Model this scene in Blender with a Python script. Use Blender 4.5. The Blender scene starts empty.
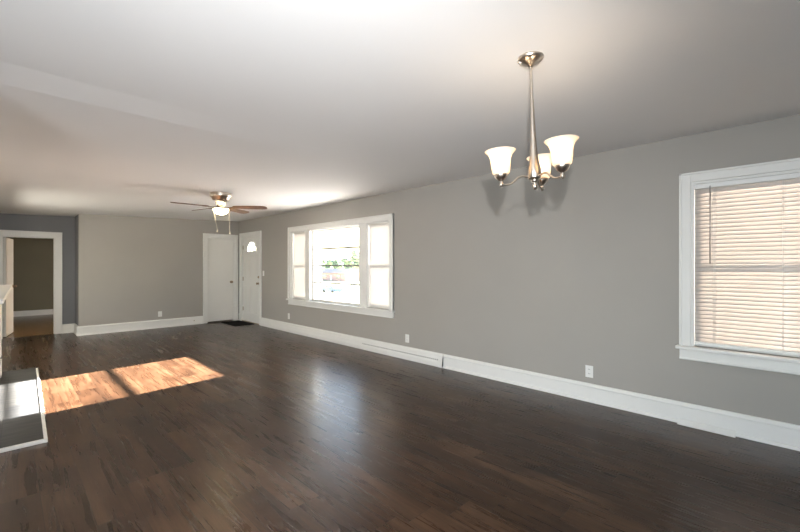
import bpy, bmesh, math, random
from mathutils import Vector, Matrix
random.seed(4)
SC = bpy.context.scene
COL = SC.collection
PI = math.pi
R = math.radians

# ------------------------------------------------------------------ camera
cam_d = bpy.data.cameras.new('camera')
cam_d.sensor_width = 36.0
cam_d.lens = 392.06 / 800 * 36.0
cam_d.clip_start = 0.02
cam_d.clip_end = 2000
cam = bpy.data.objects.new('camera', cam_d)
COL.objects.link(cam)
YAW = R(45.148)
cam.location = (0, 0, 1.33)
cam.rotation_euler = (PI / 2, 0, -YAW)
SC.camera = cam

# ------------------------------------------------------------------ world, sun, exposure
SC.view_settings.view_transform = 'Standard'
SC.view_settings.look = 'None'
SC.view_settings.gamma = 1.0
SC.view_settings.use_curve_mapping = False
SC.view_settings.exposure = 0.1
SUN_STRENGTH = 310.0
SKY_STRENGTH = 1.1
FLASH_W = 370.0
REAR_W = 165.0

world = bpy.data.worlds.new('world')
SC.world = world
world.use_nodes = True
wn = world.node_tree
wn.nodes.clear()
sky = wn.nodes.new('ShaderNodeTexSky')
sky.sky_type = 'NISHITA'
sky.sun_disc = False
sky.sun_elevation = R(18.3)
sky.sun_rotation = R(86)
sky.air_density = 1.0
sky.dust_density = 2.5
bg = wn.nodes.new('ShaderNodeBackground')
bg.inputs['Strength'].default_value = SKY_STRENGTH
wo = wn.nodes.new('ShaderNodeOutputWorld')
wn.links.new(sky.outputs[0], bg.inputs['Color'])
wn.links.new(bg.outputs[0], wo.inputs['Surface'])

SUN_DIR = Vector((1.0, 0.063, 0.318)).normalized()      # towards the sun
sd = bpy.data.lights.new('sun', 'SUN')
sd.energy = SUN_STRENGTH
sd.angle = R(0.55)
sd.color = (1.0, 0.93, 0.93)
sun = bpy.data.objects.new('sun', sd)
COL.objects.link(sun)
sun.rotation_euler = SUN_DIR.to_track_quat('Z', 'Y').to_euler()
sun.location = (20, 2, 8)

# the photographer's flash, on the hot shoe above the lens
fd = bpy.data.lights.new('camera_flash', 'SPOT')
fd.spot_size = R(122)
fd.spot_blend = 1.0
fd.energy = FLASH_W
fd.shadow_soft_size = 0.022
fd.color = (0.98, 0.985, 1.0)
flash = bpy.data.objects.new('camera_flash', fd)
COL.objects.link(flash)
flash.location = (0.032, -0.034, 1.33 + 0.285)
flash.rotation_euler = (PI / 2 - R(6), 0, -YAW + R(14))


def area(name, loc, direction, sx, sy, power, color):
    d = bpy.data.lights.new(name, 'AREA')
    d.shape = 'RECTANGLE'
    d.size, d.size_y = sx, sy
    d.energy = power
    d.color = color
    o = bpy.data.objects.new(name, d)
    COL.objects.link(o)
    o.location = loc
    o.rotation_euler = Vector(direction).to_track_quat('-Z', 'Z').to_euler()
    return o


# added cool daylight from an assumed, unseen window behind the camera
area('added_daylight_rear', (-2.40, -0.2, 1.45), (1, 0.1, 0.25), 1.9, 1.3, REAR_W, (0.86, 0.93, 1.0))
# fill added to brighten the living room, set at an invented left-wall window
area('added_fill_left', (-0.33, 8.0, 1.45), (1, -0.02, -0.45), 0.95, 1.2, 40.0, (1.0, 0.94, 0.80))
# small added light for the room behind the open door; no window modelled
area('added_fill_hall', (2.35, 12.6, 1.4), (-1, 0, -0.2), 1.2, 1.2, 3.2, (0.95, 0.92, 0.65))


# ------------------------------------------------------------------ helpers
class MB:
    def __init__(self):
        self.v, self.f, self.s = [], [], []

    def add(self, vs, fs, smooth=False):
        b = len(self.v)
        self.v += [tuple(p) for p in vs]
        for f in fs:
            self.f.append(tuple(b + i for i in f))
            self.s.append(smooth)
        return self

    def box(self, x0, x1, y0, y1, z0, z1):
        x0, x1 = min(x0, x1), max(x0, x1)
        y0, y1 = min(y0, y1), max(y0, y1)
        z0, z1 = min(z0, z1), max(z0, z1)
        vs = [(x, y, z) for z in (z0, z1) for y in (y0, y1) for x in (x0, x1)]
        fs = [(0, 2, 3, 1), (4, 5, 7, 6), (0, 1, 5, 4), (2, 6, 7, 3), (0, 4, 6, 2), (1, 3, 7, 5)]
        return self.add(vs, fs)

    def lathe(self, prof, n=40, c=(0, 0, 0), M=None):
        vs = []
        for r, z in prof:
            for k in range(n):
                a = 2 * PI * k / n
                p = Vector((r * math.cos(a), r * math.sin(a), z))
                if M is not None:
                    p = M @ p
                vs.append((p.x + c[0], p.y + c[1], p.z + c[2]))
        fs = []
        for i in range(len(prof) - 1):
            for k in range(n):
                a, b = i * n + k, i * n + (k + 1) % n
                fs.append((a, b, b + n, a + n))
        return self.add(vs, fs, True)

    def tube(self, pts, r, n=10):
        pts = [Vector(p) for p in pts]
        rs = r if isinstance(r, (list, tuple)) else [r] * len(pts)
        vs = []
        up = None
        for i, p in enumerate(pts):
            t = (pts[min(i + 1, len(pts) - 1)] - pts[max(i - 1, 0)]).normalized()
            if up is None:
                up = Vector((0, 0, 1)) if abs(t.z) < 0.9 else Vector((1, 0, 0))
            a = t.cross(up).normalized()
            up = a.cross(t).normalized()
            for k in range(n):
                an = 2 * PI * k / n
                vs.append(p + (a * math.cos(an) + up * math.sin(an)) * rs[i])
        fs = []
        for i in range(len(pts) - 1):
            for k in range(n):
                a_, b_ = i * n + k, i * n + (k + 1) % n
                fs.append((a_, b_, b_ + n, a_ + n))
        fs.append(tuple(range(n))[::-1])
        fs.append(tuple(len(vs) - n + k for k in range(n)))
        return self.add(vs, fs, True)

    def prism(self, poly, a, b, axis):
        # poly: 2-D outline; extruded from a to b along 'x', 'y' or 'z'
        def P(u, v, w):
            return {'x': (w, u, v), 'y': (u, w, v), 'z': (u, v, w)}[axis]
        n = len(poly)
        vs = [P(u, v, a) for u, v in poly] + [P(u, v, b) for u, v in poly]
        fs = [tuple(range(n)), tuple(range(2 * n - 1, n - 1, -1))]
        for i in range(n):
            j = (i + 1) % n
            fs.append((i, i + n, j + n, j))
        return self.add(vs, fs)

    def sphere(self, c, r, n=16, sq=(1, 1, 1)):
        prof = [(max(1e-4, r * math.sin(PI * i / n)), -r * math.cos(PI * i / n)) for i in range(n + 1)]
        vs = []
        m = 2 * n
        for rr, z in prof:
            for k in range(m):
                a = 2 * PI * k / m
                vs.append((c[0] + rr * math.cos(a) * sq[0], c[1] + rr * math.sin(a) * sq[1], c[2] + z * sq[2]))
        fs = []
        for i in range(n):
            for k in range(m):
                a, b = i * m + k, i * m + (k + 1) % m
                fs.append((a, b, b + m, a + m))
        return self.add(vs, fs, True)

    def build(self, name, mat, parent=None, bevel=0.0, loc=None, solid=0.0):
        me = bpy.data.meshes.new(name)
        me.from_pydata(self.v, [], self.f)
        bm = bmesh.new()
        bm.from_mesh(me)
        bmesh.ops.recalc_face_normals(bm, faces=bm.faces)
        bm.to_mesh(me)
        bm.free()
        if len(me.polygons) == len(self.s):
            me.polygons.foreach_set('use_smooth', self.s)
        me.materials.append(mat)
        o = bpy.data.objects.new(name, me)
        COL.objects.link(o)
        if parent is not None:
            o.parent = parent
        if loc:
            o.location = loc
        if solid:
            m = o.modifiers.new('thickness', 'SOLIDIFY')
            m.thickness = solid
            m.offset = 0
        if bevel:
            m = o.modifiers.new('bevel', 'BEVEL')
            m.width = bevel
            m.segments = 2
            m.limit_method = 'ANGLE'
            m.angle_limit = R(40)
        return o


def tag(o, label=None, cat=None, group=None, kind=None):
    if label:
        o['label'] = label
    if cat:
        o['category'] = cat
    if group:
        o['group'] = group
    if kind:
        o['kind'] = kind
    return o


def empty(name, loc=(0, 0, 0), rz=0.0):
    o = bpy.data.objects.new(name, None)
    o.empty_display_size = 0.1
    COL.objects.link(o)
    o.location = loc
    o.rotation_euler = (0, 0, rz)
    return o


def struct(o, label=None):
    o['kind'] = 'structure'
    if label:
        o['label'] = label
    return o


def copy_tree(o, parent=None):
    c = o.copy()
    COL.objects.link(c)
    c.parent = parent
    for ch in [k for k in bpy.data.objects if k.parent == o]:
        copy_tree(ch, c)
    return c


# ------------------------------------------------------------------ materials
def mat(name, color, rough=0.5, metal=0.0, noise=0.0, nscale=8.0, bump=0.0, bscale=60.0, spec=0.5, emit=None, estr=0.0):
    m = bpy.data.materials.new(name)
    m.use_nodes = True
    nt = m.node_tree
    b = nt.nodes['Principled BSDF']
    b.inputs['Base Color'].default_value = (*color, 1)
    b.inputs['Roughness'].default_value = rough
    b.inputs['Metallic'].default_value = metal
    b.inputs['Specular IOR Level'].default_value = spec
    tc = nt.nodes.new('ShaderNodeTexCoord')
    if noise:
        n = nt.nodes.new('ShaderNodeTexNoise')
        n.inputs['Scale'].default_value = nscale
        n.inputs['Detail'].default_value = 4
        nt.links.new(tc.outputs['Object'], n.inputs['Vector'])
        r = nt.nodes.new('ShaderNodeValToRGB')
        r.color_ramp.elements[0].position = 0.3
        r.color_ramp.elements[1].position = 0.7
        r.color_ramp.elements[0].color = (*[c * (1 - noise) for c in color], 1)
        r.color_ramp.elements[1].color = (*[min(1, c * (1 + noise)) for c in color], 1)
        nt.links.new(n.outputs['Fac'], r.inputs['Fac'])
        nt.links.new(r.outputs['Color'], b.inputs['Base Color'])
    if bump:
        n2 = nt.nodes.new('ShaderNodeTexNoise')
        n2.inputs['Scale'].default_value = bscale
        n2.inputs['Detail'].default_value = 3
        nt.links.new(tc.outputs['Object'], n2.inputs['Vector'])
        bp = nt.nodes.new('ShaderNodeBump')
        bp.inputs['Strength'].default_value = bump
        bp.inputs['Distance'].default_value = 0.002
        nt.links.new(n2.outputs['Fac'], bp.inputs['Height'])
        nt.links.new(bp.outputs['Normal'], b.inputs['Normal'])
    if emit:
        b.inputs['Emission Color'].default_value = (*emit, 1)
        b.inputs['Emission Strength'].default_value = estr
    return m


def plank_mat(name, c1, c2, c3, rough, row=0.19, length=1.25, seam=(0.012, 0.008, 0.005), grain=0.55):
    m = bpy.data.materials.new(name)
    m.use_nodes = True
    nt = m.node_tree
    L = nt.links
    b = nt.nodes['Principled BSDF']
    tc = nt.nodes.new('ShaderNodeTexCoord')
    sep = nt.nodes.new('ShaderNodeSeparateXYZ')
    L.new(tc.outputs['Object'], sep.inputs[0])

    def math_(op, a, bb=None):
        n = nt.nodes.new('ShaderNodeMath')
        n.operation = op
        for i, q in enumerate((a, bb)):
            if q is None:
                continue
            if isinstance(q, (int, float)):
                n.inputs[i].default_value = q
            else:
                L.new(q, n.inputs[i])
        return n.outputs[0]
    u = math_('DIVIDE', math_('ADD', sep.outputs['X'], 20.0), row)
    ri = math_('FLOOR', u)
    rf = math_('FRACT', u)
    wn1 = nt.nodes.new('ShaderNodeTexWhiteNoise')
    wn1.noise_dimensions = '1D'
    L.new(ri, wn1.inputs['W'])
    v = math_('ADD', math_('DIVIDE', math_('ADD', sep.outputs['Y'], 20.0), length), math_('MULTIPLY', wn1.outputs['Value'], 7.0))
    pi_ = math_('FLOOR', v)
    pf = math_('FRACT', v)
    comb = nt.nodes.new('ShaderNodeCombineXYZ')
    L.new(ri, comb.inputs[0])
    L.new(pi_, comb.inputs[1])
    wn2 = nt.nodes.new('ShaderNodeTexWhiteNoise')
    wn2.noise_dimensions = '2D'
    L.new(comb.outputs[0], wn2.inputs['Vector'])
    # grain stretched along the plank, shifted per plank
    comb2 = nt.nodes.new('ShaderNodeCombineXYZ')
    L.new(math_('MULTIPLY', sep.outputs['X'], 30.0), comb2.inputs[0])
    L.new(math_('MULTIPLY', sep.outputs['Y'], 1.7), comb2.inputs[1])
    L.new(math_('MULTIPLY', wn2.outputs['Value'], 37.0), comb2.inputs[2])
    gn = nt.nodes.new('ShaderNodeTexNoise')
    gn.inputs['Scale'].default_value = 1.0
    gn.inputs['Detail'].default_value = 7
    gn.inputs['Roughness'].default_value = 0.65
    gn.inputs['Distortion'].default_value = 0.6
    L.new(comb2.outputs[0], gn.inputs['Vector'])
    # broad blotches
    comb3 = nt.nodes.new('ShaderNodeCombineXYZ')
    L.new(math_('MULTIPLY', sep.outputs['X'], 5.0), comb3.inputs[0])
    L.new(math_('MULTIPLY', sep.outputs['Y'], 2.2), comb3.inputs[1])
    L.new(math_('MULTIPLY', wn2.outputs['Value'], 11.0), comb3.inputs[2])
    bn = nt.nodes.new('ShaderNodeTexNoise')
    bn.inputs['Scale'].default_value = 1.0
    bn.inputs['Detail'].default_value = 3
    L.new(comb3.outputs[0], bn.inputs['Vector'])
    f = math_('ADD', math_('MULTIPLY', math_('SUBTRACT', gn.outputs['Fac'], 0.5), grain * 2.4),
              math_('MULTIPLY', math_('SUBTRACT', bn.outputs['Fac'], 0.5), 1.0))
    f = math_('ADD', f, math_('MULTIPLY', wn2.outputs['Value'], 0.34))
    f = math_('ADD', f, 0.30)
    ramp = nt.nodes.new('ShaderNodeValToRGB')
    e = ramp.color_ramp.elements
    e[0].position = 0.05
    e[0].color = (*c1, 1)
    e[1].position = 0.95
    e[1].color = (*c3, 1)
    mid = e.new(0.5)
    mid.color = (*c2, 1)
    L.new(f, ramp.inputs['Fac'])
    # seams
    e1 = math_('LESS_THAN', math_('MULTIPLY', math_('SUBTRACT', 0.5, math_('ABSOLUTE', math_('SUBTRACT', rf, 0.5))), row), 0.0016)
    e2 = math_('LESS_THAN', math_('MULTIPLY', math_('SUBTRACT', 0.5, math_('ABSOLUTE', math_('SUBTRACT', pf, 0.5))), length), 0.0018)
    ee = math_('MAXIMUM', e1, e2)
    mix = nt.nodes.new('ShaderNodeMix')
    mix.data_type = 'RGBA'
    L.new(math_('MULTIPLY', ee, 0.8), mix.inputs['Factor'])
    L.new(ramp.outputs['Color'], mix.inputs['A'])
    mix.inputs['B'].default_value = (*seam, 1)
    L.new(mix.outputs['Result'], b.inputs['Base Color'])
    rr = math_('ADD', math_('MULTIPLY', gn.outputs['Fac'], 0.10), rough - 0.05)
    L.new(rr, b.inputs['Roughness'])
    b.inputs['Specular IOR Level'].default_value = 0.31
    bp = nt.nodes.new('ShaderNodeBump')
    bp.inputs['Strength'].default_value = 0.25
    bp.inputs['Distance'].default_value = 0.001
    L.new(math_('SUBTRACT', gn.outputs['Fac'], ee), bp.inputs['Height'])
    L.new(bp.outputs['Normal'], b.inputs['Normal'])
    return m


def glass_mat(name):
    m = bpy.data.materials.new(name)
    m.use_nodes = True
    nt = m.node_tree
    nt.nodes.clear()
    o = nt.nodes.new('ShaderNodeOutputMaterial')
    t = nt.nodes.new('ShaderNodeBsdfTransparent')
    t.inputs['Color'].default_value = (0.97, 0.985, 0.98, 1)
    g = nt.nodes.new('ShaderNodeBsdfGlossy')
    g.inputs['Roughness'].default_value = 0.02
    fr = nt.nodes.new('ShaderNodeFresnel')
    fr.inputs['IOR'].default_value = 1.45
    mx = nt.nodes.new('ShaderNodeMixShader')
    geo = nt.nodes.new('ShaderNodeNewGeometry')      # only the outer face of the pane mirrors
    inv = nt.nodes.new('ShaderNodeMath')
    inv.operation = 'SUBTRACT'
    inv.inputs[0].default_value = 1.0
    nt.links.new(geo.outputs['Backfacing'], inv.inputs[1])
    mul = nt.nodes.new('ShaderNodeMath')
    mul.operation = 'MULTIPLY'
    nt.links.new(fr.outputs[0], mul.inputs[0])
    nt.links.new(inv.outputs[0], mul.inputs[1])
    nt.links.new(mul.outputs[0], mx.inputs[0])
    nt.links.new(t.outputs[0], mx.inputs[1])
    nt.links.new(g.outputs[0], mx.inputs[2])
    nt.links.new(mx.outputs[0], o.inputs['Surface'])
    return m


def translucent_mat(name, diff, trans, fac, emit=None, estr=0.0, gloss=0.0):
    m = bpy.data.materials.new(name)
    m.use_nodes = True
    nt = m.node_tree
    nt.nodes.clear()
    o = nt.nodes.new('ShaderNodeOutputMaterial')
    d = nt.nodes.new('ShaderNodeBsdfDiffuse')
    d.inputs['Color'].default_value = (*diff, 1)
    t = nt.nodes.new('ShaderNodeBsdfTranslucent')
    t.inputs['Color'].default_value = (*trans, 1)
    mx = nt.nodes.new('ShaderNodeMixShader')
    mx.inputs[0].default_value = fac
    nt.links.new(d.outputs[0], mx.inputs[1])
    nt.links.new(t.outputs[0], mx.inputs[2])
    out = mx.outputs[0]
    if gloss:
        g = nt.nodes.new('ShaderNodeBsdfGlossy')
        g.inputs['Roughness'].default_value = 0.25
        m2 = nt.nodes.new('ShaderNodeMixShader')
        m2.inputs[0].default_value = gloss
        nt.links.new(out, m2.inputs[1])
        nt.links.new(g.outputs[0], m2.inputs[2])
        out = m2.outputs[0]
    if emit:
        e = nt.nodes.new('ShaderNodeEmission')
        e.inputs['Color'].default_value = (*emit, 1)
        e.inputs['Strength'].default_value = estr
        a = nt.nodes.new('ShaderNodeAddShader')
        nt.links.new(out, a.inputs[0])
        nt.links.new(e.outputs[0], a.inputs[1])
        out = a.outputs[0]
    nt.links.new(out, o.inputs['Surface'])
    return m


M_WALL = mat('greige_wall_paint', (0.345, 0.328, 0.297), 0.55, noise=0.02, nscale=1.5, bump=0.15, bscale=180, spec=0.3)
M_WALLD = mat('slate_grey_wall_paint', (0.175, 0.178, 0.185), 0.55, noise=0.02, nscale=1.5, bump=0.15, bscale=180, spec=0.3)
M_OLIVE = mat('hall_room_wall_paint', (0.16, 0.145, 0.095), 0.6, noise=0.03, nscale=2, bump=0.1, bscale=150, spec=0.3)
M_CEIL = mat('white_ceiling_paint', (0.76, 0.755, 0.745), 0.7, noise=0.01, nscale=1.2, bump=0.2, bscale=120, spec=0.2)
M_TRIM = mat('white_trim_enamel', (0.74, 0.735, 0.70), 0.35, noise=0.015, nscale=5)
M_DOOR = mat('white_door_enamel', (0.70, 0.69, 0.65), 0.4, noise=0.015, nscale=4)
M_VINYL = mat('white_window_vinyl', (0.78, 0.76, 0.70), 0.4, noise=0.01)
M_MUNTIN = mat('aluminium_glazing_bar', (0.25, 0.25, 0.245), 0.4, metal=0.5)
M_GLASS = glass_mat('window_glass')
M_SHADE = translucent_mat('white_shade_cloth', (0.80, 0.78, 0.74), (0.68, 0.66, 0.62), 0.085)
M_SLAT = translucent_mat('white_blind_slat', (0.66, 0.62, 0.58), (0.64, 0.575, 0.50), 0.115, gloss=0.02)
M_FLOOR = plank_mat('dark_hand_scraped_wood', (0.013, 0.0056, 0.0025), (0.037, 0.0174, 0.0080), (0.086, 0.0465, 0.0240), 0.28, grain=0.55)
M_FLOOR2 = plank_mat('golden_oak_floor', (0.10, 0.05, 0.018), (0.17, 0.09, 0.03), (0.25, 0.14, 0.055), 0.25, row=0.06, length=0.9, seam=(0.04, 0.02, 0.01))
M_NICKEL = mat('brushed_nickel', (0.62, 0.55, 0.47), 0.28, metal=1.0, noise=0.05, nscale=40)
M_BRASS = mat('antique_nickel', (0.36, 0.27, 0.18), 0.42, metal=1.0, noise=0.05, nscale=40)
M_BRONZE = mat('dark_bronze_enamel', (0.15, 0.09, 0.05), 0.5, metal=0.3, noise=0.05)
M_BLADE = mat('walnut_fan_blade', (0.13, 0.068, 0.035), 0.4, noise=0.3, nscale=14)
M_LAMP = translucent_mat('frosted_lamp_glass', (0.72, 0.64, 0.54), (0.9, 0.8, 0.66), 0.5, emit=(1.0, 0.80, 0.58), estr=0.16, gloss=0.04)
M_BOWL = translucent_mat('frosted_bowl_glass', (0.85, 0.80, 0.72), (0.9, 0.82, 0.7), 0.5, emit=(1.0, 0.82, 0.52), estr=22, gloss=0.04)
M_BULB = mat('lit_bulb', (1, 0.9, 0.75), 0.4, emit=(1.0, 0.82, 0.58), estr=14.0)
M_BLACK = mat('black_rubber_coir', (0.006, 0.0055, 0.005), 0.9, noise=0.3, nscale=90, bump=0.8, bscale=400, spec=0.1)
M_DARK = mat('dark_slot', (0.03, 0.03, 0.028), 0.8, noise=0.1)
M_SLOT = mat('grey_vent_opening', (0.16, 0.16, 0.15), 0.8, noise=0.1)
M_PLATE = mat('white_plastic_plate', (0.78, 0.78, 0.75), 0.35, noise=0.01)
M_CHAIN = mat('pale_pull_chain', (0.62, 0.54, 0.42), 0.4, noise=0.03)
M_CLEAR = mat('almond_wand_plastic', (0.34, 0.32, 0.30), 0.3, noise=0.02)


def slate_mat():
    m = bpy.data.materials.new('honed_slate_tile')
    m.use_nodes = True
    nt = m.node_tree
    L = nt.links
    b = nt.nodes['Principled BSDF']
    tc = nt.nodes.new('ShaderNodeTexCoord')
    mp = nt.nodes.new('ShaderNodeMapping')
    mp.inputs['Scale'].default_value = (1.2, 6.0, 1)
    n = nt.nodes.new('ShaderNodeTexNoise')
    n.inputs['Scale'].default_value = 3.0
    n.inputs['Detail'].default_value = 6
    L.new(tc.outputs['Object'], mp.inputs[0])
    L.new(mp.outputs[0], n.inputs['Vector'])
    r = nt.nodes.new('ShaderNodeValToRGB')
    r.color_ramp.elements[0].position = 0.35
    r.color_ramp.elements[0].color = (0.035, 0.036, 0.036, 1)
    r.color_ramp.elements[1].position = 0.70
    r.color_ramp.elements[1].color = (0.075, 0.073, 0.063, 1)
    L.new(n.outputs['Fac'], r.inputs[0])
    br = nt.nodes.new('ShaderNodeTexBrick')
    br.offset = 0.0
    br.inputs['Scale'].default_value = 1.0
    br.inputs['Brick Width'].default_value = 0.62
    br.inputs['Row Height'].default_value = 0.31
    br.inputs['Mortar Size'].default_value = 0.003
    br.inputs['Color1'].default_value = (1, 1, 1, 1)
    br.inputs['Color2'].default_value = (0.72, 0.74, 0.78, 1)
    br.inputs['Mortar'].default_value = (0.5, 0.5, 0.5, 1)
    L.new(tc.outputs['Object'], br.inputs['Vector'])
    mx = nt.nodes.new('ShaderNodeMix')
    mx.data_type = 'RGBA'
    mx.blend_type = 'MULTIPLY'
    mx.inputs['Factor'].default_value = 1.0
    L.new(r.outputs[0], mx.inputs['A'])
    L.new(br.outputs['Color'], mx.inputs['B'])
    L.new(mx.outputs['Result'], b.inputs['Base Color'])
    b.inputs['Roughness'].default_value = 0.55
    b.inputs['Specular IOR Level'].default_value = 0.3
    return m


M_SLATE = slate_mat()

# ------------------------------------------------------------------ the room shell
W, D = 4.049, 9.622            # right wall plane, back wall plane
AX, AY = 0.982, 10.20          # return wall plane, alcove wall plane
LX = -0.36                     # left (fireplace) wall plane
NX, NY = -2.6, -2.6            # near-left wall plane and rear wall plane
TOP = 2.62
T = 0.14


def ceil_z(x, y):
    if y <= 3.0:
        return 2.427
    s = min(1.6, max(0.0, (W - x) / 3.0))
    t = min(1.0, (y - 3.0) / (D - 3.0))
    q = min(1.0, (y - 3.0) / 0.30)
    return 2.427 - s * (0.087 * t + 0.012 * q)


m = MB().box(LX - T, W + T, 3.0, AY + 0.02, -0.12, 0).box(NX - T, W + T, NY - T, 3.0, -0.12, 0)
struct(m.build('floor', M_FLOOR), 'dark hand-scraped wood plank floor')

xs = [NX - T, LX, 0.3, 0.98, 1.6, 2.2, 2.8, 3.4, 4.0, W + T]
ys = [NY - T, 0.0, 3.0, 3.3, 4.0, 5.0, 6.0, 7.0, 8.0, 9.0, D, AY + 0.14]
vs, fs = [], []
for y in ys:
    for x in xs:
        vs.append((x, y, ceil_z(min(x, W), y)))
n = len(xs)
for j in range(len(ys) - 1):
    for i in range(n - 1):
        a = j * n + i
        fs.append((a, a + 1, a + n + 1, a + n))
b0 = len(vs)
c4 = [(xs[0], ys[0], TOP), (xs[-1], ys[0], TOP), (xs[-1], ys[-1], TOP), (xs[0], ys[-1], TOP)]
mb = MB().add(vs + c4, fs + [(b0, b0 + 3, b0 + 2, b0 + 1)])
# skirt faces
edge = [0 * n + i for i in range(n)]
mb.f.append(tuple(edge[::-1]) + (b0, b0 + 1)); mb.s.append(False)
edge = [(len(ys) - 1) * n + i for i in range(n)]
mb.f.append(tuple(edge) + (b0 + 2, b0 + 3)); mb.s.append(False)
edge = [j * n for j in range(len(ys))]
mb.f.append(tuple(edge) + (b0 + 3, b0)); mb.s.append(False)
edge = [j * n + n - 1 for j in range(len(ys))]
mb.f.append(tuple(edge[::-1]) + (b0 + 1, b0 + 2)); mb.s.append(False)
struct(mb.build('ceiling', M_CEIL), 'white painted ceiling with a faint crease where two rooms meet')

# openings in the right wall: (y0, y1, z0, z1)
W1 = (4.245, 7.110, 0.672, 2.015)
W2 = (-0.50, 0.588, 0.660, 2.030)
FD = (8.500, 9.447, 0.0, 2.03)


def wall_with_holes(axis_lo, axis_hi, holes, p0, p1, along):
    mb = MB()

    def bx(a0, a1, z0, z1):
        if a1 - a0 < 1e-4 or z1 - z0 < 1e-4:
            return
        if along == 'y':
            mb.box(p0, p1, a0, a1, z0, z1)
        else:
            mb.box(a0, a1, p0, p1, z0, z1)
    cur = axis_lo
    for (a0, a1, z0, z1) in sorted(holes):
        bx(cur, a0, 0, TOP)
        bx(a0, a1, 0, z0)
        bx(a0, a1, z1, TOP)
        cur = a1
    bx(cur, axis_hi, 0, TOP)
    return mb


struct(wall_with_holes(NY - T, D + T, [W1, W2, FD], W, W + T, 'y').build('wall_right', M_WALL))
CD = (3.300, 3.928, 0.0, 2.0)
struct(wall_with_holes(AX, W, [CD], D, D + T, 'x').build('wall_back', M_WALL))
struct(MB().box(AX, AX + T, D + T, AY, 0, TOP).build('wall_return', M_WALLD))
AD = (-0.055, 0.680, 0.0, 1.885)
struct(wall_with_holes(LX - T, AX + T, [AD], AY, AY + T, 'x').build('wall_alcove', M_WALLD))
LW = (7.50, 8.50, 0.80, 2.05)
struct(wall_with_holes(3.0, AY, [LW], LX - T, LX, 'y').build('wall_left', M_WALL))
struct(MB().box(NX - T, LX - T, 3.0, 3.0 + T, 0, TOP).build('wall_left_jog', M_WALL))
RW = (-1.25, 0.75, 0.75, 2.1)
struct(wall_with_holes(NY, 3.0, [RW], NX - T, NX, 'y').build('wall_near_left', M_WALL))
struct(MB().box(NX - T, W, NY - T, NY, 0, TOP).build('wall_rear', M_WALL))
# closet behind the closed door is solid: a shallow box
struct(MB().box(3.2, 4.1, D + T, D + T + 0.03, -0.1, 2.2).build('wall_closet_back', M_WALL))

# room seen through the open door
HX0, HX1, HY = -1.4, 2.5, 14.4
struct(MB().box(HX0, HX1, AY + 0.02, HY, -0.13, -0.001).build('floor_hall_room', M_FLOOR2))
struct(MB().box(HX0, HX1, AY + T, HY, 2.4, 2.5).build('ceiling_hall_room', M_CEIL))
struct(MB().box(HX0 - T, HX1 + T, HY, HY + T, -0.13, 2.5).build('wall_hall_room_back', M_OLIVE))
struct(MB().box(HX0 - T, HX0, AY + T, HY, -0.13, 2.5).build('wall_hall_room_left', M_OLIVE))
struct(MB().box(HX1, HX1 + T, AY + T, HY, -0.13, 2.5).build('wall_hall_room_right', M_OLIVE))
struct(MB().box(HX0, HX1, HY - 0.018, HY, 0, 0.145).build('baseboard_hall_room', M_TRIM, bevel=0.004))

# ---- baseboards: tall board, rounded cap and shoe moulding
BP = [(0, 0), (0.032, 0), (0.032, 0.008), (0.026, 0.020), (0.016, 0.026), (0.016, 0.138), (0.022, 0.144), (0.022, 0.152),
      (0.017, 0.160), (0.012, 0.172), (0.006, 0.176), (0, 0.177)]


def baseboard_y(x, y0, y1, side, name):
    return struct(MB().prism([(x + side * a, z) for a, z in BP], y0, y1, 'y').build(name, M_TRIM))


def baseboard_x(y, x0, x1, side, name):
    return struct(MB().prism([(y + side * a, z) for a, z in BP], x0, x1, 'x').build(name, M_TRIM))


REG0, REG1 = 0.300, 0.672
baseboard_y(W, NY, 3.215, -1, 'baseboard_right')
baseboard_y(W, 9.575, D - 0.03, -1, 'baseboard_right_corner')
baseboard_x(D, AX - 0.032, 3.214, -1, 'baseboard_back')
baseboard_x(AY, 0.785, AX, -1, 'baseboard_alcove')
baseboard_y(AX, D, AY - 0.032, -1, 'baseboard_return')
baseboard_x(NY, NX, W - 0.032, 1, 'baseboard_rear')
baseboard_y(NX, NY + 0.032, 3.0, 1, 'baseboard_near_left')
baseboard_y(LX, 7.35, AY, 1, 'baseboard_left')


# ---- casings
def casing_y(x, y0, y1, z0, z1, w, side, top=True, t=0.02):
    """flat casing with back band round an opening in a wall of constant x (side = -1: room lies to -x)"""
    mb = MB()
    a, b = x, x + side * t
    mb.box(a, b, y0 - w, y0, z0, z1 + w).box(a, b, y1, y1 + w, z0, z1 + w)
    mb.box(a, b, y0, y1, z1, z1 + w)
    b2 = x + side * (t + 0.012)
    mb.box(a, b2, y0 - w - 0.012, y0 - w, z0, z1 + w + 0.012).box(a, b2, y1 + w, y1 + w + 0.012, z0, z1 + w + 0.012)
    mb.box(a, b2, y0 - w, y1 + w, z1 + w, z1 + w + 0.012)
    return mb


def casing_x(y, x0, x1, z0, z1, w, side, t=0.02):
    mb = MB()
    a, b = y, y + side * t
    mb.box(x0 - w, x0, a, b, z0, z1 + w).box(x1, x1 + w, a, b, z0, z1 + w)
    mb.box(x0, x1, a, b, z1, z1 + w)
    b2 = y + side * (t + 0.010)
    mb.box(x0 - w - 0.01, x0 - w, a, b2, z0, z1 + w + 0.01).box(x1 + w, x1 + w + 0.01, a, b2, z0, z1 + w + 0.01)
    mb.box(x0 - w, x1 + w, a, b2, z1 + w, z1 + w + 0.01)
    return mb


# ------------------------------------------------------------------ window 1: the big three-part window
w1 = struct(empty('window_1', (W, 5.678, 0.672)), 'wide three-part window with a picture pane between two narrow sash windows')
OX, OY, OZ = W, 5.678, 0.672


def lb(mb, x0, x1, y0, y1, z0, z1, o=(OX, OY, OZ)):
    return mb.box(x0 - o[0], x1 - o[0], y0 - o[1], y1 - o[1], z0 - o[2], z1 - o[2])


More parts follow.
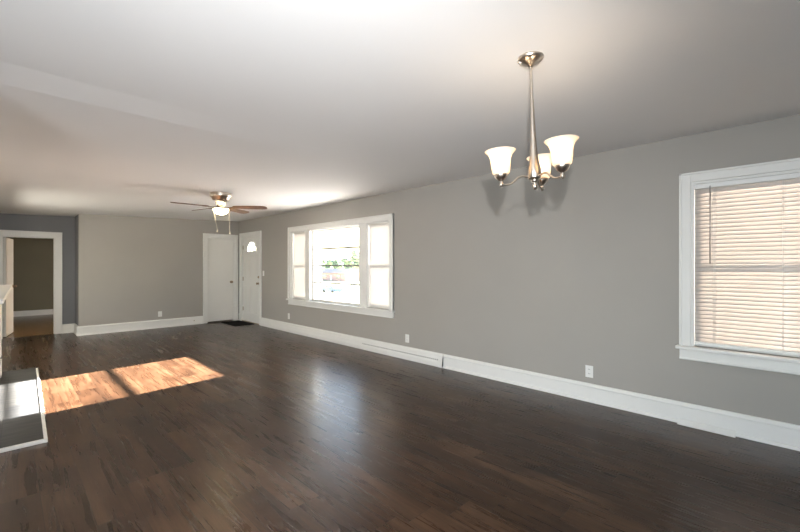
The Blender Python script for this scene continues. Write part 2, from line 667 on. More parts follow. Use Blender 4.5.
def shift(mb, o):
    mb.v = [(p[0] - o[0], p[1] - o[1], p[2] - o[2]) for p in mb.v]
    return mb


def window_trim(parent, y0, y1, z0, z1, w, o):
    """casing, stool and apron"""
    mb = MB()
    t = 0.02
    for a, b in ((y0 - w, y0), (y1, y1 + w)):
        mb.box(W, W - t, a, b, z0, z1 + w)
    mb.box(W, W - t, y0, y1, z1, z1 + w)
    mb.box(W, W - t - .014, y0 - w - .0, y0 - w + .016, z0, z1 + w)
    mb.box(W, W - t - .014, y1 + w - .016, y1 + w, z0, z1 + w)
    mb.box(W, W - t - .014, y0 - w, y1 + w, z1 + w - .016, z1 + w)
    shift(mb, o).build('casing', M_TRIM, parent, bevel=0.003)
    mb = MB().box(W - 0.062, W + 0.05, y0 - w - 0.022, y1 + w + 0.022, z0 - 0.027, z0)
    shift(mb, o).build('stool', M_TRIM, parent, bevel=0.006)
    mb = MB().box(W - 0.020, W, y0 - w, y1 + w, z0 - 0.115, z0 - 0.027).box(W - 0.028, W, y0 - w, y1 + w, z0 - 0.115, z0 - 0.10)
    shift(mb, o).build('apron', M_TRIM, parent, bevel=0.004)


o1 = (OX, OY, OZ)
window_trim(w1, W1[0], W1[1], W1[2], W1[3], 0.092, o1)
# jambs and mullions
ML = (4.770, 4.958)
MR = (6.430, 6.585)
mb = MB()
g = 0.02
mb.box(W, W + T, W1[0], W1[0] + g, W1[2], W1[3]).box(W, W + T, W1[1] - g, W1[1], W1[2], W1[3])
mb.box(W, W + T, W1[0] + g, W1[1] - g, W1[3] - g, W1[3]).box(W + .05, W + T, W1[0] + g, W1[1] - g, W1[2] - 0.02, W1[2] + .012)
shift(mb, o1).build('jamb', M_TRIM, w1)
for a, b in (ML, MR):
    mb = MB().box(W - 0.012, W + T - .01, a, b, W1[2] + .0, W1[3] - g)
    shift(mb, o1).build('mullion', M_TRIM, w1, bevel=0.003)
# fixed centre sash with three horizontal bars
fx0, fx1 = W + 0.055, W + 0.095
cy0, cy1, cz0, cz1 = ML[1], MR[0], W1[2] + .012, W1[3] - g
mb = MB()
s = 0.030
mb.box(fx0, fx1, cy0, cy0 + s, cz0, cz1).box(fx0, fx1, cy1 - s, cy1, cz0, cz1)
mb.box(fx0, fx1, cy0 + s, cy1 - s, cz0, cz0 + s).box(fx0, fx1, cy0 + s, cy1 - s, cz1 - s, cz1)
shift(mb, o1).build('centre_sash', M_VINYL, w1, bevel=0.003)
for z in (1.020, 1.335, 1.645):
    mb = MB().box(fx0 + .008, fx1 - .004, cy0 + s, cy1 - s, z - 0.014, z + 0.014)
    shift(mb, o1).build('glazing_bar', M_MUNTIN, w1)
mb = MB().box(W + .074, W + .078, cy0 + s - .005, cy1 - s + .005, cz0 + s - .005, cz1 - s + .005)
shift(mb, o1).build('pane', M_GLASS, w1)


def double_hung(parent, y0, y1, z0, z1, zm, o, xin=W + 0.055):
    """two sashes (lower one nearer the room) with their glass"""
    s = 0.038
    for nm, (a, b), (za, zb), xx in (('lower_sash', (y0, y1), (z0, zm + .018), xin), ('upper_sash', (y0, y1), (zm - .018, z1), xin + .032)):
        mb = MB()
        mb.box(xx, xx + .03, a, a + s, za, zb).box(xx, xx + .03, b - s, b, za, zb)
        mb.box(xx, xx + .03, a + s, b - s, za, za + (s + .012 if nm[0] == 'l' else .036)).box(xx, xx + .03, a + s, b - s, zb - .036, zb)
        sash = shift(mb, o).build(nm, M_VINYL, parent, bevel=0.002)
        mb = MB().box(xx + .013, xx + .017, a + s - .004, b - s + .004, za + .03, zb - .03)
        shift(mb, o).build('pane', M_GLASS, sash)


for a, b in ((W1[0] + g, ML[0]), (MR[1], W1[1] - g)):
    double_hung(w1, a, b, W1[2] + .012, W1[3] - g, 1.335, o1)

# ------------------------------------------------------------------ window 2: double-hung behind the blind
o2 = (W, 0.036, W2[2])
w2 = struct(empty('window_2', o2), 'double-hung window with a wide white casing behind a venetian blind')
window_trim(w2, W2[0], W2[1], W2[2], W2[3], 0.078, o2)
mb = MB()
mb.box(W, W + T, W2[0], W2[0] + g, W2[2], W2[3]).box(W, W + T, W2[1] - g, W2[1], W2[2], W2[3])
mb.box(W, W + T, W2[0] + g, W2[1] - g, W2[3] - g, W2[3]).box(W + .05, W + T, W2[0] + g, W2[1] - g, W2[2] - .02, W2[2] + .012)
shift(mb, o2).build('jamb', M_TRIM, w2)
double_hung(w2, W2[0] + g, W2[1] - g, W2[2] + .012, W2[3] - g, 1.335, o2, xin=W + 0.072)

# assumed window, out of view in the near-left wall, added for the rear daylight
mb = MB()
y0, y1, z0, z1 = RW
for a, b in ((y0 - .1, y0), (y1, y1 + .1)):
    mb.box(NX, NX + .02, a, b, z0 - .1, z1 + .1)
mb.box(NX, NX + .02, y0, y1, z1, z1 + .1).box(NX, NX + .02, y0, y1, z0 - .1, z0)
mb.box(NX - T, NX, y0, y0 + .04, z0, z1).box(NX - T, NX, y1 - .04, y1, z0, z1).box(NX - T, NX, y0 + .04, y1 - .04, z1 - .04, z1)
mb.box(NX - T, NX, y0 + .04, y1 - .04, z0, z0 + .04)
struct(mb.build('added_window_rear', M_TRIM))

mb = MB()
y0, y1, z0, z1 = LW
for a, b in ((y0 - .08, y0), (y1, y1 + .08)):
    mb.box(LX, LX + .02, a, b, z0 - .08, z1 + .08)
mb.box(LX, LX + .02, y0, y1, z1, z1 + .08).box(LX, LX + .02, y0, y1, z0 - .08, z0)
mb.box(LX - T, LX, y0, y0 + .04, z0, z1).box(LX - T, LX, y1 - .04, y1, z0, z1).box(LX - T, LX, y0 + .04, y1 - .04, z1 - .04, z1)
mb.box(LX - T, LX, y0 + .04, y1 - .04, z0, z0 + .04)
struct(mb.build('added_window_left', M_TRIM))  # unseen window made up to carry the left-wall fill light

# ------------------------------------------------------------------ doors
# door_1: flush closet door in the back wall
d1 = struct(empty('door_1', (3.625, D, 0)), 'flush white closet door with a dark knob')
od = (3.625, D, 0)
shift(casing_x(D, CD[0], CD[1], 0, CD[3], 0.078, -1, t=0.018), od).build('casing', M_TRIM, d1, bevel=0.003)
mb = MB().box(CD[0], CD[0] + .015, D, D + T, 0, CD[3]).box(CD[1] - .015, CD[1], D, D + T, 0, CD[3]).box(CD[0] + .015, CD[1] - .015, D, D + T, CD[3] - .015, CD[3])
shift(mb, od).build('jamb', M_TRIM, d1)
mb = MB().box(CD[0] + .018, CD[1] - .018, D + .008, D + .045, 0.030, CD[3] - .018)
shift(mb, od).build('door_slab', M_DOOR, d1, bevel=0.002)
RX = Matrix.Rotation(PI / 2, 3, 'X')      # local z -> -y
kb = MB().lathe([(0.0005, -0.002), (0.032, -0.002), (0.032, 0.006), (0.012, 0.010), (0.010, 0.030), (0.022, 0.036), (0.028, 0.048), (0.026, 0.058), (0.014, 0.066), (0.0005, 0.067)], 24,
                (3.862, D + .008, 0.945), RX)
kn = shift(kb, od).build('knob', M_BRASS, d1)
kn['label'] = 'round metal knob'

# door_2: front door in the right wall
od = (W, 8.98, 0)
d2 = struct(empty('door_2', od), 'white panelled front door with a fan light')
cy = (FD[0] + FD[1]) / 2 - 0.025
shift(casing_y(W, FD[0], FD[1], 0, FD[3], 0.080, -1), od).build('casing', M_TRIM, d2, bevel=0.003)
mb = MB().box(W, W + T, FD[0], FD[0] + .018, 0, FD[3]).box(W, W + T, FD[1] - .018, FD[1], 0, FD[3]).box(W, W + T, FD[0] + .018, FD[1] - .018, FD[3] - .018, FD[3])
shift(mb, od).build('jamb', M_TRIM, d2)
DX = W + 0.025
y0, y1 = FD[0] + .02, FD[1] - .02
LZ, LR = 1.665, 0.250     # fan light base height and radius
arc = [(cy + LR * math.cos(a), LZ + LR * math.sin(a)) for a in [PI * k / 24 for k in range(25)]]
mb = MB()
zt = FD[3] - .02
mb.box(DX, DX + .045, y0, y1, 0.012, LZ)
# slab around the fan light: strips between the arch and a rectangle
top = [(p[0], zt) for p in arc]
for i in range(24):
    mb.prism([arc[i], arc[i + 1], top[i + 1], top[i]], DX, DX + .045, 'x')
mb.box(DX, DX + .045, y0, cy - LR, LZ, zt).box(DX, DX + .045, cy + LR, y1, LZ, zt)
shift(mb, od).build('door_slab', M_DOOR, d2)
# fan light: rim, spokes and glass
mb = MB()
for k in range(24):
    a0, a1 = PI * k / 24, PI * (k + 1) / 24
    q = [(cy + r * math.cos(a), LZ + r * math.sin(a)) for r, a in ((LR + .018, a0), (LR + .018, a1), (LR - .016, a1), (LR - .016, a0))]
    mb.prism(q, DX - .012, DX + .05, 'x')
mb.box(DX - .012, DX + .05, cy - LR - .018, cy + LR + .018, LZ - .018, LZ + .014)
lf = shift(mb, od).build('fan_light_frame', M_DOOR, d2)
mb = MB()
for a in (R(45), R(90), R(135)):
    d_ = Vector((math.cos(a), math.sin(a)))
    n_ = Vector((-d_.y, d_.x)) * .015
    c0, c1 = d_ * .09, d_ * (LR - .012)
    mb.prism([(cy + p.x, LZ + p.y) for p in (c0 - n_, c1 - n_, c1 + n_, c0 + n_)], DX - .004, DX + .04, 'x')
for k in range(12):
    a0, a1 = PI * k / 12, PI * (k + 1) / 12
    q = [(cy + r * math.cos(a), LZ + r * math.sin(a)) for r, a in ((.108, a0), (.108, a1), (.078, a1), (.078, a0))]
    mb.prism(q, DX - .004, DX + .04, 'x')
shift(mb, od).build('glazing_spokes', M_DOOR, lf)
mb = MB().prism([(cy + (LR - .01) * math.cos(PI * k / 24), LZ + (LR - .01) * math.sin(PI * k / 24)) for k in range(25)], DX + .018, DX + .022, 'x')
shift(mb, od).build('pane', M_GLASS, lf)
# raised panels with vertical grooves
for (a, b) in ((y0 + .12, cy - .04), (cy + .04, y1 - .12)):
    for (za, zb) in ((0.20, 0.86), (1.00, 1.52)):
        mb = MB()
        t = .012
        mb.box(DX - .008, DX, a, a + t, za, zb).box(DX - .008, DX, b - t, b, za, zb).box(DX - .008, DX, a + t, b - t, za, za + t).box(DX - .008, DX, a + t, b - t, zb - t, zb)
        mb.box(DX - .006, DX, a + .045, b - .045, za + .045, zb - .045)
        shift(mb, od).build('raised_panel', M_DOOR, d2, bevel=0.002)
MX = Matrix.Rotation(-PI / 2, 3, 'Y')     # local z -> -x
kb = MB().lathe([(0.0005, 0), (0.032, 0), (0.032, 0.006), (0.012, 0.010), (0.010, 0.030), (0.022, 0.036), (0.028, 0.048), (0.026, 0.058), (0.014, 0.066), (0.0005, 0.067)], 24,
                (DX, y0 + .07, 0.93), MX)
shift(kb, od).build('knob', M_BRASS, d2)
kb = MB().lathe([(0.0005, 0), (0.030, 0), (0.030, 0.010), (0.024, 0.018), (0.0005, 0.020)], 24, (DX, y0 + .07, 1.075), MX)
kb.box(DX - .034, DX - .018, y0 + .066, y0 + .074, 1.062, 1.088)
shift(kb, od).build('deadbolt', M_BRASS, d2)
for z in (0.30, 1.02, 1.78):
    mb = MB().box(DX - .006, DX + .002, y1 - .008, y1 + .022, z - .045, z + .045).tube([(DX - .010, y1 + .002, z - .048), (DX - .010, y1 + .002, z + .048)], .006, 8)
    shift(mb, od).build('hinge', M_BRASS, d2)
mb = MB().box(W - .004, W + T, FD[0], FD[1], -.001, .012)
shift(mb, od).build('threshold', M_BRASS, d2, bevel=0.003)

# door_3: open door of the room at the back, in the alcove
od = (0.30, AY, 0)
d3 = struct(empty('door_3', od), 'white interior door standing open into the dark back room')
mb = casing_x(AY, AD[0], AD[1], 0, AD[3], 0.095, -1)
shift(mb, od).build('casing', M_TRIM, d3, bevel=0.003)
mb = MB().box(AD[0], AD[0] + .018, AY, AY + T, 0, AD[3]).box(AD[1] - .018, AD[1], AY, AY + T, 0, AD[3]).box(AD[0] + .018, AD[1] - .018, AY, AY + T, AD[3] - .018, AD[3])
shift(mb, od).build('jamb', M_TRIM, d3)
leaf = MB().box(0, 0.68, -.035, 0, 0.012, AD[3] - .022).build('door_slab', M_DOOR, d3, bevel=0.002)
leaf.location = (AD[0] + .020 - od[0], AY + T + .004 - od[1], 0)
leaf.rotation_euler = (0, 0, R(81))
MY = Matrix.Rotation(PI / 2, 3, 'X')
for sgn in (1,):
    kb = MB().lathe([(0.0005, 0), (0.030, 0), (0.030, 0.006), (0.011, 0.010), (0.010, 0.028), (0.027, 0.044), (0.014, 0.060), (0.0005, 0.061)], 20, (0.62, -.035, 0.93), MY)
    kb.build('knob', M_BRASS, leaf)

# ------------------------------------------------------------------ window coverings
for (a, b, txt) in ((W1[0] + g, ML[0], 'white translucent shade drawn down in the narrow sash right of the picture pane'),
                    (MR[1], W1[1] - g, 'white translucent shade drawn down in the narrow sash left of the picture pane')):
    c = (W + .040, (a + b) / 2, W1[3] - g - .008)
    e = tag(empty('roller_shade', c), txt, 'window shade', 'roller shades of the three-part window')
    r_ = MB().tube([(0, -(b - a) / 2 + .006, 0), (0, (b - a) / 2 - .006, 0)], .011, 14)
    r_.build('roller', M_VINYL, e)
    hgt = c[2] - (W1[2] + .014)
    MB().box(.004, .0052, -(b - a) / 2 + .008, (b - a) / 2 - .008, -hgt + .012, -.004).build('shade_cloth', M_SHADE, e)
    MB().box(.0, .010, -(b - a) / 2 + .008, (b - a) / 2 - .008, -hgt, -hgt + .014).build('hem_bar', M_VINYL, e, bevel=.002)

by0, by1 = W2[0] + g + .002, W2[1] - g - .002
bx_c = W + 0.029
bt = W2[3] - g
bl = tag(empty('venetian_blind', (bx_c, (by0 + by1) / 2, bt)), 'white horizontal-slat blind lowered and nearly closed over the right-hand window', 'blind')
hw = (by1 - by0) / 2
MB().box(-.027, .027, -hw, hw, -.040, -.002).build('headrail', M_PLATE, bl, bevel=.003)
pitch = 0.0322
z = -0.058
zend = -(bt - (W2[2] + .017))
tilt = R(83)
z_last = zend + .024 + .019
n_sl = round((z - z_last) / pitch)
pitch = (z - z_last) / n_sl
for k in range(n_sl + 1):
    zz = z - k * pitch
    vs, fs = [], []
    hwid = 0.0222
    for yy in (-hw, hw):
        for i in range(7):
            t = -1 + 2 * i / 6
            sx = t * hwid
            sz = 0.002 * (1 - t * t)
            # room-side edge (-x) hangs down
            X = sx * math.cos(tilt) - sz * math.sin(tilt)
            Z = sx * math.sin(tilt) + sz * math.cos(tilt)
            vs.append((X, yy, zz + Z))
    for i in range(6):
        fs.append((i, i + 1, i + 8, i + 7))
    o = MB().add(vs, fs, True).build('slat', M_SLAT, bl, solid=0.0016)
MB().box(-.022, .022, -hw, hw, zend, zend + .024).build('bottom_rail', M_PLATE, bl, bevel=.004)
for yy in (0.435 - (by0 + by1) / 2, 0.036 - (by0 + by1) / 2, -0.363 - (by0 + by1) / 2):
    mb = MB()
    for xx in (-.0225, .0225):
        mb.tube([(xx, yy - .004, -.038), (xx, yy - .004, zend + .008)], .0011, 6)
        mb.tube([(xx, yy + .004, -.038), (xx, yy + .004, zend + .008)], .0011, 6)
    mb.build('ladder_cord', M_PLATE, bl)
wy = 0.462 - (by0 + by1) / 2
mb = MB().tube([(-.034, wy, -.03), (-.036, wy, -.66)], .0042, 8).tube([(-.020, wy, -.02), (-.034, wy, -.032)], .003, 6)
mb.build('tilt_wand', M_CLEAR, bl)

# ------------------------------------------------------------------ fireplace at the left edge
RZF = -0.0235
fp = tag(empty('fireplace', (0.0, 5.42, 0), RZF), 'white wooden fireplace surround with a mantel shelf at the left edge', 'fireplace')
hl = 1.52
FXB = -0.30       # back of the surround (local), near the wall
FF = -0.082       # face
mb = MB().box(FXB, 0.023, -hl, hl, 1.062, 1.097)
mb.box(FXB, 0.0, -hl + .02, hl - .02, 1.040, 1.062).box(FXB, -.02, -hl + .04, hl - .04, 1.015, 1.040)
mb.build('mantel_shelf', M_TRIM, fp, bevel=.004)
for a, b in ((-hl + .07, -hl + .30), (hl - .30, hl - .07)):
    mb = MB().box(FXB, FF, a, b, 0.0, 1.015).box(FF, FF + .012, a + .03, b - .03, .24, .86).box(FF, FF + .014, a, b, 0.0, .19)
    mb.build('pilaster', M_TRIM, fp, bevel=.004)
MB().box(FXB, FF, -hl + .30, hl - .30, 0.82, 1.015).build('frieze', M_TRIM, fp, bevel=.004)
mb = MB().box(FXB, FF - .02, -hl + .30, -.46, 0.0, .82).box(FXB, FF - .02, .46, hl - .30, 0.0, .82).box(FXB, FF - .02, -.46, .46, .72, .82)
mb.build('tile_surround', M_SLATE, fp)
mb = MB().box(FXB + .0, FXB + .03, -.46, .46, 0.0, .72)
mb.build('firebox', M_DARK, fp)

h = tag(empty('hearth', (0.0, 5.42, 0), RZF), 'low grey slate hearth slab edged with white trim on the dark floor', 'hearth')
hy0, hy1, hx = -1.42, 1.475, 0.235
MB().box(FF + .016, hx, hy0, hy1, 0.0, 0.024).build('tile_slab', M_SLATE, h)
mb = MB().box(hx, hx + .022, hy0 - .022, hy1 - .06, 0, .028).box(FF + .016, hx, hy0 - .022, hy0, 0, .028)
mb.build('edge_trim', M_TRIM, h, bevel=.003)

# ------------------------------------------------------------------ ceiling fan
FC = (2.224, 5.915)
FZ = ceil_z(FC[0], FC[1])
fan = tag(empty('ceiling_fan', (FC[0], FC[1], FZ)), 'five-blade ceiling fan with walnut blades and a lit glass bowl, flush to the ceiling', 'ceiling fan')
MB().lathe([(0.0005, 0.0), (0.148, 0.0), (0.150, -0.008), (0.146, -0.016), (0.150, -0.024), (0.148, -0.056), (0.138, -0.064), (0.126, -0.070), (0.118, -0.100), (0.090, -0.112), (0.0005, -0.114)], 48).build('motor_housing', M_NICKEL, fan)
MB().lathe([(0.0005, -0.112), (0.070, -0.112), (0.074, -0.122), (0.074, -0.150), (0.060, -0.160), (0.050, -0.205), (0.0005, -0.205)], 40).build('flywheel', M_BRONZE, fan)
MB().lathe([(0.0005, -0.200), (0.055, -0.200), (0.060, -0.208), (0.095, -0.214), (0.110, -0.218), (0.112, -0.228), (0.107, -0.234), (0.0005, -0.234)], 40).build('light_fitter', M_NICKEL, fan)
bp_ = [(0.104, -0.230)] + [(0.104 * math.cos(a), -0.232 - 0.084 * math.sin(a)) for a in [PI / 2 * i / 12 for i in range(1, 13)]]
bp_[-1] = (0.0006, bp_[-1][1])
MB().lathe(bp_, 40).build('glass_bowl', M_BOWL, fan)
fwd = Vector((math.sin(YAW), math.cos(YAW)))
rgt = Vector((math.cos(YAW), -math.sin(YAW)))
BZ = -0.203
for k in range(5):
    th = R(12 + 72 * k)
    d_ = fwd * math.cos(th) + rgt * math.sin(th)
    ang = math.atan2(d_.y, d_.x)
    Mr = Matrix.Rotation(ang, 3, 'Z') @ Matrix.Rotation(R(-12), 3, 'X')
    out = []
    for (r, w_) in [(0.175, .045), (0.20, .052), (0.30, .058), (0.45, .064), (0.58, .067), (0.625, .060), (0.645, .045), (0.655, .02)]:
        out.append((r, w_))
    outline = [(r, -w_) for r, w_ in out] + [(r, w_) for r, w_ in out[::-1]]
    mb = MB().prism(outline, -.004, .004, 'z')
    mb.v = [tuple(Mr @ Vector(p)) for p in mb.v]
    mb.v = [(p[0], p[1], p[2] + BZ) for p in mb.v]
    bl_ = mb.build('blade', M_BLADE, fan, bevel=.002)
    mb = MB().prism([(0.06, -.014), (0.13, -.012), (0.18, -.034), (0.235, -.030), (0.25, 0), (0.235, .030), (0.18, .034), (0.13, .012), (0.06, .014)], -.010, -.004, 'z')
    mb.v = [tuple(Mr @ Vector(p)) for p in mb.v]
    mb.v = [(p[0], p[1], p[2] + BZ) for p in mb.v]
    mb.build('blade_iron', M_BRONZE, bl_)
# pull chains
for sx, dx, ln in ((-0.113, 0.060, 0.345), (0.118, 0.010, 0.37)):
    p0 = rgt * sx
    p1 = rgt * (sx + dx)
    a = Vector((p0.x, p0.y, -0.222))
    b = Vector((p1.x, p1.y, -0.200 - ln))
    mb = MB().tube([a, a.lerp(b, .5), b], .0030, 8)
    ch = mb.build('pull_chain', M_CHAIN, fan)
    MB().lathe([(0.0005, .012), (.005, .010), (.009, -.012), (.008, -.022), (.0005, -.026)], 14, (b.x, b.y, b.z)).build('chain_pull', M_CHAIN, ch)

# ------------------------------------------------------------------ chandelier
CC = Vector((1.951, 0.970, 2.427))
cyaw = math.atan2(rgt.y, rgt.x)
ch = tag(empty('chandelier', CC), 'brushed nickel three-light chandelier with bell-shaped frosted glass shades', 'chandelier')
# tilts very slightly, lower end towards the right of the photograph
ch.rotation_mode = 'QUATERNION'
from mathutils import Quaternion
ch.rotation_quaternion = Quaternion((fwd.x, fwd.y, 0), -R(1.9))
MB().lathe([(0.0005, 0.004), (0.066, 0.004), (0.067, -0.006), (0.060, -0.016), (0.045, -0.026), (0.022, -0.036), (0.012, -0.045), (0.0005, -0.046)], 44).build('canopy', M_NICKEL, ch)
MB().lathe([(0.0005, -0.040), (0.008, -0.040), (0.0065, -0.060), (0.0065, -0.20), (0.009, -0.25), (0.0125, -0.36), (0.0165, -0.46), (0.021, -0.52), (0.027, -0.56), (0.0325, -0.585),
            (0.034, -0.60), (0.034, -0.632), (0.030, -0.640), (0.0005, -0.641)], 36).build('stem', M_NICKEL, ch)
MB().lathe([(0.0005, -0.640), (0.018, -0.640), (0.020, -0.648), (0.012, -0.656), (0.009, -0.662), (0.014, -0.672), (0.014, -0.680), (0.008, -0.692), (0.0005, -0.696)], 24).build('finial', M_NICKEL, ch)
AR = 0.176
for th in (270, 32, 152):
    a = R(th)
    d_ = fwd * math.cos(a) + rgt * math.sin(a)
    pts = []
    P = [(.030, -.628), (.060, -.622), (.085, -.628), (.105, -.645), (.125, -.660), (.150, -.664), (AR, -.662)]
    # smooth by Catmull-Rom
    for i in range(len(P) - 1):
        p0, p1, p2, p3 = [Vector(P[max(0, min(len(P) - 1, j))]) for j in (i - 1, i, i + 1, i + 2)]
        for q in range(5):
            t = q / 5
            v = 0.5 * ((2 * p1) + (p2 - p0) * t + (2 * p0 - 5 * p1 + 4 * p2 - p3) * t * t + (3 * p1 - p0 - 3 * p2 + p3) * t ** 3)
            pts.append((d_.x * v.x, d_.y * v.x, v.y))
    pts.append((d_.x * AR, d_.y * AR, -.662))
    arm = MB().tube(pts, .0052, 10).build('arm', M_NICKEL, ch)
    c = (d_.x * AR, d_.y * AR, 0)
    MB().lathe([(0.0005, -.676), (.006, -.674), (.011, -.666), (.011, -.658), (.007, -.650), (.008, -.644), (.018, -.638), (.030, -.626), (.036, -.612), (.036, -.604), (.033, -.604), (.0005, -.612)], 28, c).build('socket_cup', M_NICKEL, arm)
    prof = [(.036, -.611), (.044, -.602), (.049, -.585), (.0515, -.560), (.053, -.535), (.056, -.512), (.063, -.492), (.073, -.478), (.082, -.470), (.0835, -.467),
            (.081, -.467), (.071, -.475), (.060, -.490), (.053, -.512), (.050, -.535), (.0485, -.560), (.046, -.585), (.041, -.600), (.034, -.607)]
    prof = [(a_ * .95 if a_ > .045 else a_, -.611 + (b_ + .611) * .87) for a_, b_ in prof]
    MB().lathe(prof, 44, c).build('glass_shade', M_LAMP, arm)
    bu = MB().sphere((c[0], c[1], -.545), .024, 10, (1, 1, 1.35)).build('bulb', M_BULB, arm)
    pl = bpy.data.lights.new('chandelier_lamp', 'POINT')
    pl.energy = 0.95
    pl.color = (1.0, 0.82, 0.64)
    pl.shadow_soft_size = 0.03
    po = bpy.data.objects.new('chandelier_lamp', pl)
    COL.objects.link(po)
    po.location = (CC.x + c[0], CC.y + c[1], CC.z - .500)

# ------------------------------------------------------------------ small things on the walls and floor
def plate(face, pos, label, kind='outlet'):
    """face 'W' on the right wall (pos = y, z), face 'D' on the back wall (pos = x, z)"""
    a, z = pos
    nm = 'wall_outlet' if kind == 'outlet' else 'light_switch'
    e = empty(nm, (W, a, z) if face == 'W' else (a, D, z), 0 if face == 'W' else -PI / 2)
    # local: wall plane x = 0, room towards -x
    if face == 'D':
        e.rotation_euler = (0, 0, PI / 2)
    MB().box(-.006, 0, -.036, .036, -.058, .058).build('cover_plate', M_PLATE, e, bevel=.002)
    if kind == 'outlet':
        for zz in (-.021, .021):
            s_ = MB().box(-.008, -.005, -.016, .016, zz - .014, zz + .014).build('socket', M_PLATE, e, bevel=.002)
            MB().box(-.0085, -.0078, -.008, -.005, zz - .004, zz + .006).box(-.0085, -.0078, .005, .008, zz - .004, zz + .006).build('slots', M_DARK, s_)
    else:
        MB().box(-.014, -.005, -.005, .005, -.010, .012).build('toggle', M_PLATE, e, bevel=.001)
    return tag(e, label, 'outlet' if kind == 'outlet' else 'switch', 'white wall outlets' if kind == 'outlet' else None)


plate('W', (1.400, 0.293), 'white duplex outlet on the grey wall between the two windows, nearest the blind')
plate('W', (3.880, 0.294), 'white duplex outlet just right of the three-part window, above the slotted baseboard vent')
plate('W', (7.205, 0.312), 'white duplex outlet below the left end of the three-part window')
plate('D', (2.341, 0.296), 'white duplex outlet low on the back wall left of the closet door')
plate('W', (8.315, 1.165), 'white light switch plate beside the front door casing', 'switch')

# slotted baseboard vent under the big window
e = tag(empty('baseboard_vent', (W, 3.215, 0)), 'long white baseboard vent with a row of dark slots, under the three-part window', 'vent')
VP = [(0, 0), (0.040, 0), (0.042, 0.004), (0.042, 0.058), (0.040, 0.064), (0.037, 0.068), (0.033, 0.118), (0.026, 0.130), (0.026, 0.150), (0.020, 0.166), (0.010, 0.176), (0, 0.177)]
MB().prism([(-a, z) for a, z in VP], 0, 8.405 - 3.215, 'y').build('vent_housing', M_TRIM, e)
MB().prism([(-a - (.003 if a > 0 else 0), z + (.001 if z > 0.1 else 0)) for a, z in VP], -.0, .045, 'y').build('end_cap', M_TRIM, e)
mb = MB()
for k in range(46):
    y = .075 + k * .034
    mb.box(-.0362, -0.0, y, y + .016, .086, .100)
mb.build('slots', M_SLOT, e)

# metal floor register against the wall below the blind
e = tag(empty('floor_register', (W - .032, (REG0 + REG1) / 2, 0)), 'short white metal register flap at the foot of the baseboard below the blind', 'vent')
q = (REG1 - REG0) / 2
MB().prism([(0.0, .001), (-.040, .001), (-.042, .005), (-.036, .010), (-.004, .040), (0.0, .041)], -q, q, 'y').build('cover', M_TRIM, e)
mb = MB()
for k in range(14):
    y = -q + .03 + k * (2 * q - .06) / 13
    mb.add([(-.0325, y - .004, .0145), (-.0325, y + .004, .0145), (-.0095, y + .004, .0365), (-.0095, y - .004, .0365)], [(0, 1, 2, 3)])
mb.build('louver_slots', M_TRIM, e)

# door mat
mt = MB().box(-.22, .22, -.40, .40, 0, .012)
o = mt.build('door_mat', M_BLACK, bevel=.004, loc=(3.775, 9.06, 0.0))
tag(o, 'black rectangular door mat lying in front of the front door', 'door mat')

# door stop on the back baseboard
e = tag(empty('door_stop', (3.02, D - .016, .088)), 'tiny metal door stop on the back wall baseboard beside the closet door', 'door stop')
MB().lathe([(.0005, 0), (.012, 0), (.012, .006), (.005, .010), (.005, .050), (.0005, .050)], 16, (0, 0, 0), RX).build('rod', M_BRASS, e)
MB().lathe([(.0005, .048), (.009, .048), (.009, .062), (.0005, .063)], 16, (0, 0, 0), RX).build('rubber_tip', M_PLATE, e)

# ------------------------------------------------------------------ outdoors
M_LAWN = mat('pale_dry_lawn', (0.36, 0.36, 0.22), 0.9, noise=0.25, nscale=0.5, spec=0.1)
M_CONC = mat('pale_concrete', (0.62, 0.60, 0.56), 0.8, noise=0.08, nscale=1.0, spec=0.2)
M_LEAF = mat('green_foliage', (0.14, 0.18, 0.13), 0.8, noise=0.4, nscale=1.2, spec=0.2)
M_BARK = mat('grey_bark', (0.16, 0.12, 0.09), 0.9, noise=0.3, nscale=6)
M_BRICK = mat('red_brick_wall', (0.50, 0.31, 0.27), 0.8, noise=0.15, nscale=3)
M_ROOF = mat('grey_shingle_roof', (0.36, 0.30, 0.28), 0.8, noise=0.1, nscale=4)
M_CAR = mat('blue_car_paint', (0.04, 0.10, 0.22), 0.3, noise=0.02)
M_TYRE = mat('tyre_rubber', (0.02, 0.02, 0.02), 0.8, noise=0.1)
M_CARGLASS = mat('car_window_tint', (0.05, 0.07, 0.09), 0.1, noise=0.02)
M_POST = mat('white_porch_paint', (0.78, 0.77, 0.74), 0.5, noise=0.02)


def gz(dist):
    return -0.45 - 0.082 * (min(dist, 41) - 4.2) - 0.018 * max(0, dist - 41)


def ground(name, x0, x1, y0, y1, material, dz=0.0):
    n = 40
    vs = []
    for i in range(n + 1):
        x = x0 + (x1 - x0) * i / n
        vs += [(x, y0, gz(x) + dz), (x, y1, gz(x) + dz), (x, y0, gz(x) - .4), (x, y1, gz(x) - .4)]
    fs = []
    for i in range(n):
        a = i * 4
        fs += [(a, a + 1, a + 5, a + 4), (a + 2, a + 6, a + 7, a + 3), (a, a + 4, a + 6, a + 2), (a + 1, a + 3, a + 7, a + 5)]
    fs += [(0, 2, 3, 1), (n * 4, n * 4 + 1, n * 4 + 3, n * 4 + 2)]
    return struct(MB().add(vs, fs).build(name, material))


ground('ground_driveway', W + T + .01, 30, -60, 120, M_CONC)
ground('ground_lawn', 30.01, 260, -60, 330, M_LAWN)
ground('ground_road', 46, 58, -60, 330, M_CONC, .03)


def rayp(px, dist_x):
    """point at world x = dist_x on the sight line through column px"""
    u = (px - 400) / 392.06
    c, s_ = math.cos(YAW), math.sin(YAW)
    return (u * c + s_, -u * s_ + c)


def yd(px, x):
    a, b = rayp(px, x)
    return b / a * x


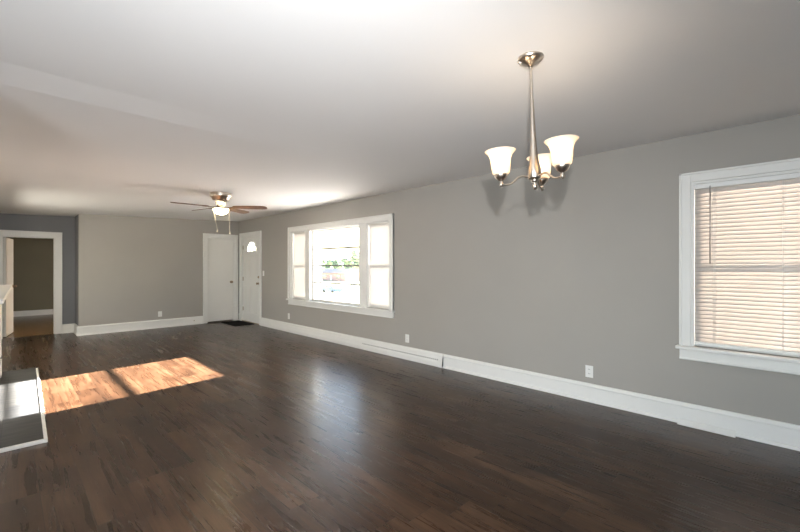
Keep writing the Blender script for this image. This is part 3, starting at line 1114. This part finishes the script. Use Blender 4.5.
# porch post
py = 8.95
pp = tag(empty('porch_post', (5.9, py, gz(5.9))), 'white square porch post outside the picture pane', 'post')
MB().box(-.06, .06, -.06, .06, .10, 3.1).build('shaft', M_POST, pp, bevel=.005)
MB().box(-.09, .09, -.09, .09, 0, .12).build('base', M_POST, pp, bevel=.005)

# blue car beyond the road
cx = 41.0
cyy = yd(332, cx)
car = tag(empty('car', (cx, cyy, gz(cx)), R(90)), 'small blue parked car seen through the picture pane', 'car')
prof = [(-2.1, .30), (-2.1, .75), (-1.9, .92), (-1.15, 1.0), (-.6, 1.42), (.75, 1.45), (1.45, 1.0), (2.05, .90), (2.15, .55), (2.12, .30)]
MB().prism(prof, -.85, .85, 'y').build('body', M_CAR, car, bevel=.05)
MB().prism([(-1.0, 1.0), (-.55, 1.34), (.68, 1.37), (1.25, 1.0)], -.865, .865, 'y').build('windows', M_CARGLASS, car)
RXw = Matrix.Rotation(PI / 2, 3, 'X')
for a in (-1.3, 1.35):
    for b in (-.86, .66):
        MB().lathe([(.0005, 0), (.18, 0), (.32, .02), (.32, .18), (.18, .2), (.0005, .2)], 24, (a, b + .2, .32), RXw).build('wheel', M_TYRE, car)

# brick house beyond the road
hxx = 88.0
hyc = yd(331, hxx)
hs = tag(empty('brick_house', (hxx, hyc, gz(hxx))), 'low red brick house with a grey roof far beyond the road', 'house')
MB().box(0, 9, -9, 9, 0, 3.0).build('walls', M_BRICK, hs)
MB().prism([(-.6, 3.0), (9.6, 3.0), (4.5, 4.6)], -9.6, 9.6, 'y').build('roof', M_ROOF, hs)
MB().box(-.04, .02, -6, -3.5, 1.0, 2.3).build('window', M_CARGLASS, hs)
MB().box(-.04, .02, 3, 6, 1.0, 2.3).build('window', M_CARGLASS, hs)
MB().box(-.05, .02, -.5, .5, .1, 2.2).build('front_door', M_POST, hs)


def tree(x, px, hgt, wid, label):
    y = yd(px, x)
    e = tag(empty('tree', (x, y, gz(x))), label, 'tree', 'trees beyond the road')
    MB().tube([(0, 0, -.2), (.1, 0, hgt * .35), (0, .1, hgt * .75)], [.28, .2, .08], 10).build('trunk', M_BARK, e)
    bm = bmesh.new()
    for k in range(26):
        a = random.uniform(0, 2 * PI)
        rr = wid * random.uniform(0, .75)
        zz = hgt * random.uniform(.30, .92)
        sz = wid * random.uniform(.28, .46) * (1.1 - .5 * abs(zz / hgt - .55))
        mtx = Matrix.Translation((rr * math.cos(a), rr * math.sin(a), zz)) @ Matrix.Diagonal((sz, sz, sz * .8, 1))
        r = bmesh.ops.create_icosphere(bm, subdivisions=2, radius=1, matrix=mtx)
        for v in r['verts']:
            v.co += Vector([random.uniform(-.12, .12) * sz for _ in range(3)])
    me = bpy.data.meshes.new('crown')
    bm.to_mesh(me)
    bm.free()
    me.materials.append(M_LEAF)
    o = bpy.data.objects.new('crown', me)
    COL.objects.link(o)
    o.parent = e
    return e


tree(104, 321, 8.6, 3.2, 'green tree behind the brick house, at the left end of the row')
tree(124, 328.5, 9.6, 3.6, 'green tree behind the brick house, second from the left')
tree(112, 337, 9.0, 3.4, 'green tree behind the brick house, third from the left')
tree(130, 344.5, 10.3, 3.8, 'green tree right of the brick house, fourth from the left')
tree(110, 352, 9.6, 3.8, 'green tree right of the brick house, second from the right end')
tree(105, 358.5, 13.2, 3.4, 'tallest green tree, at the right end of the row')
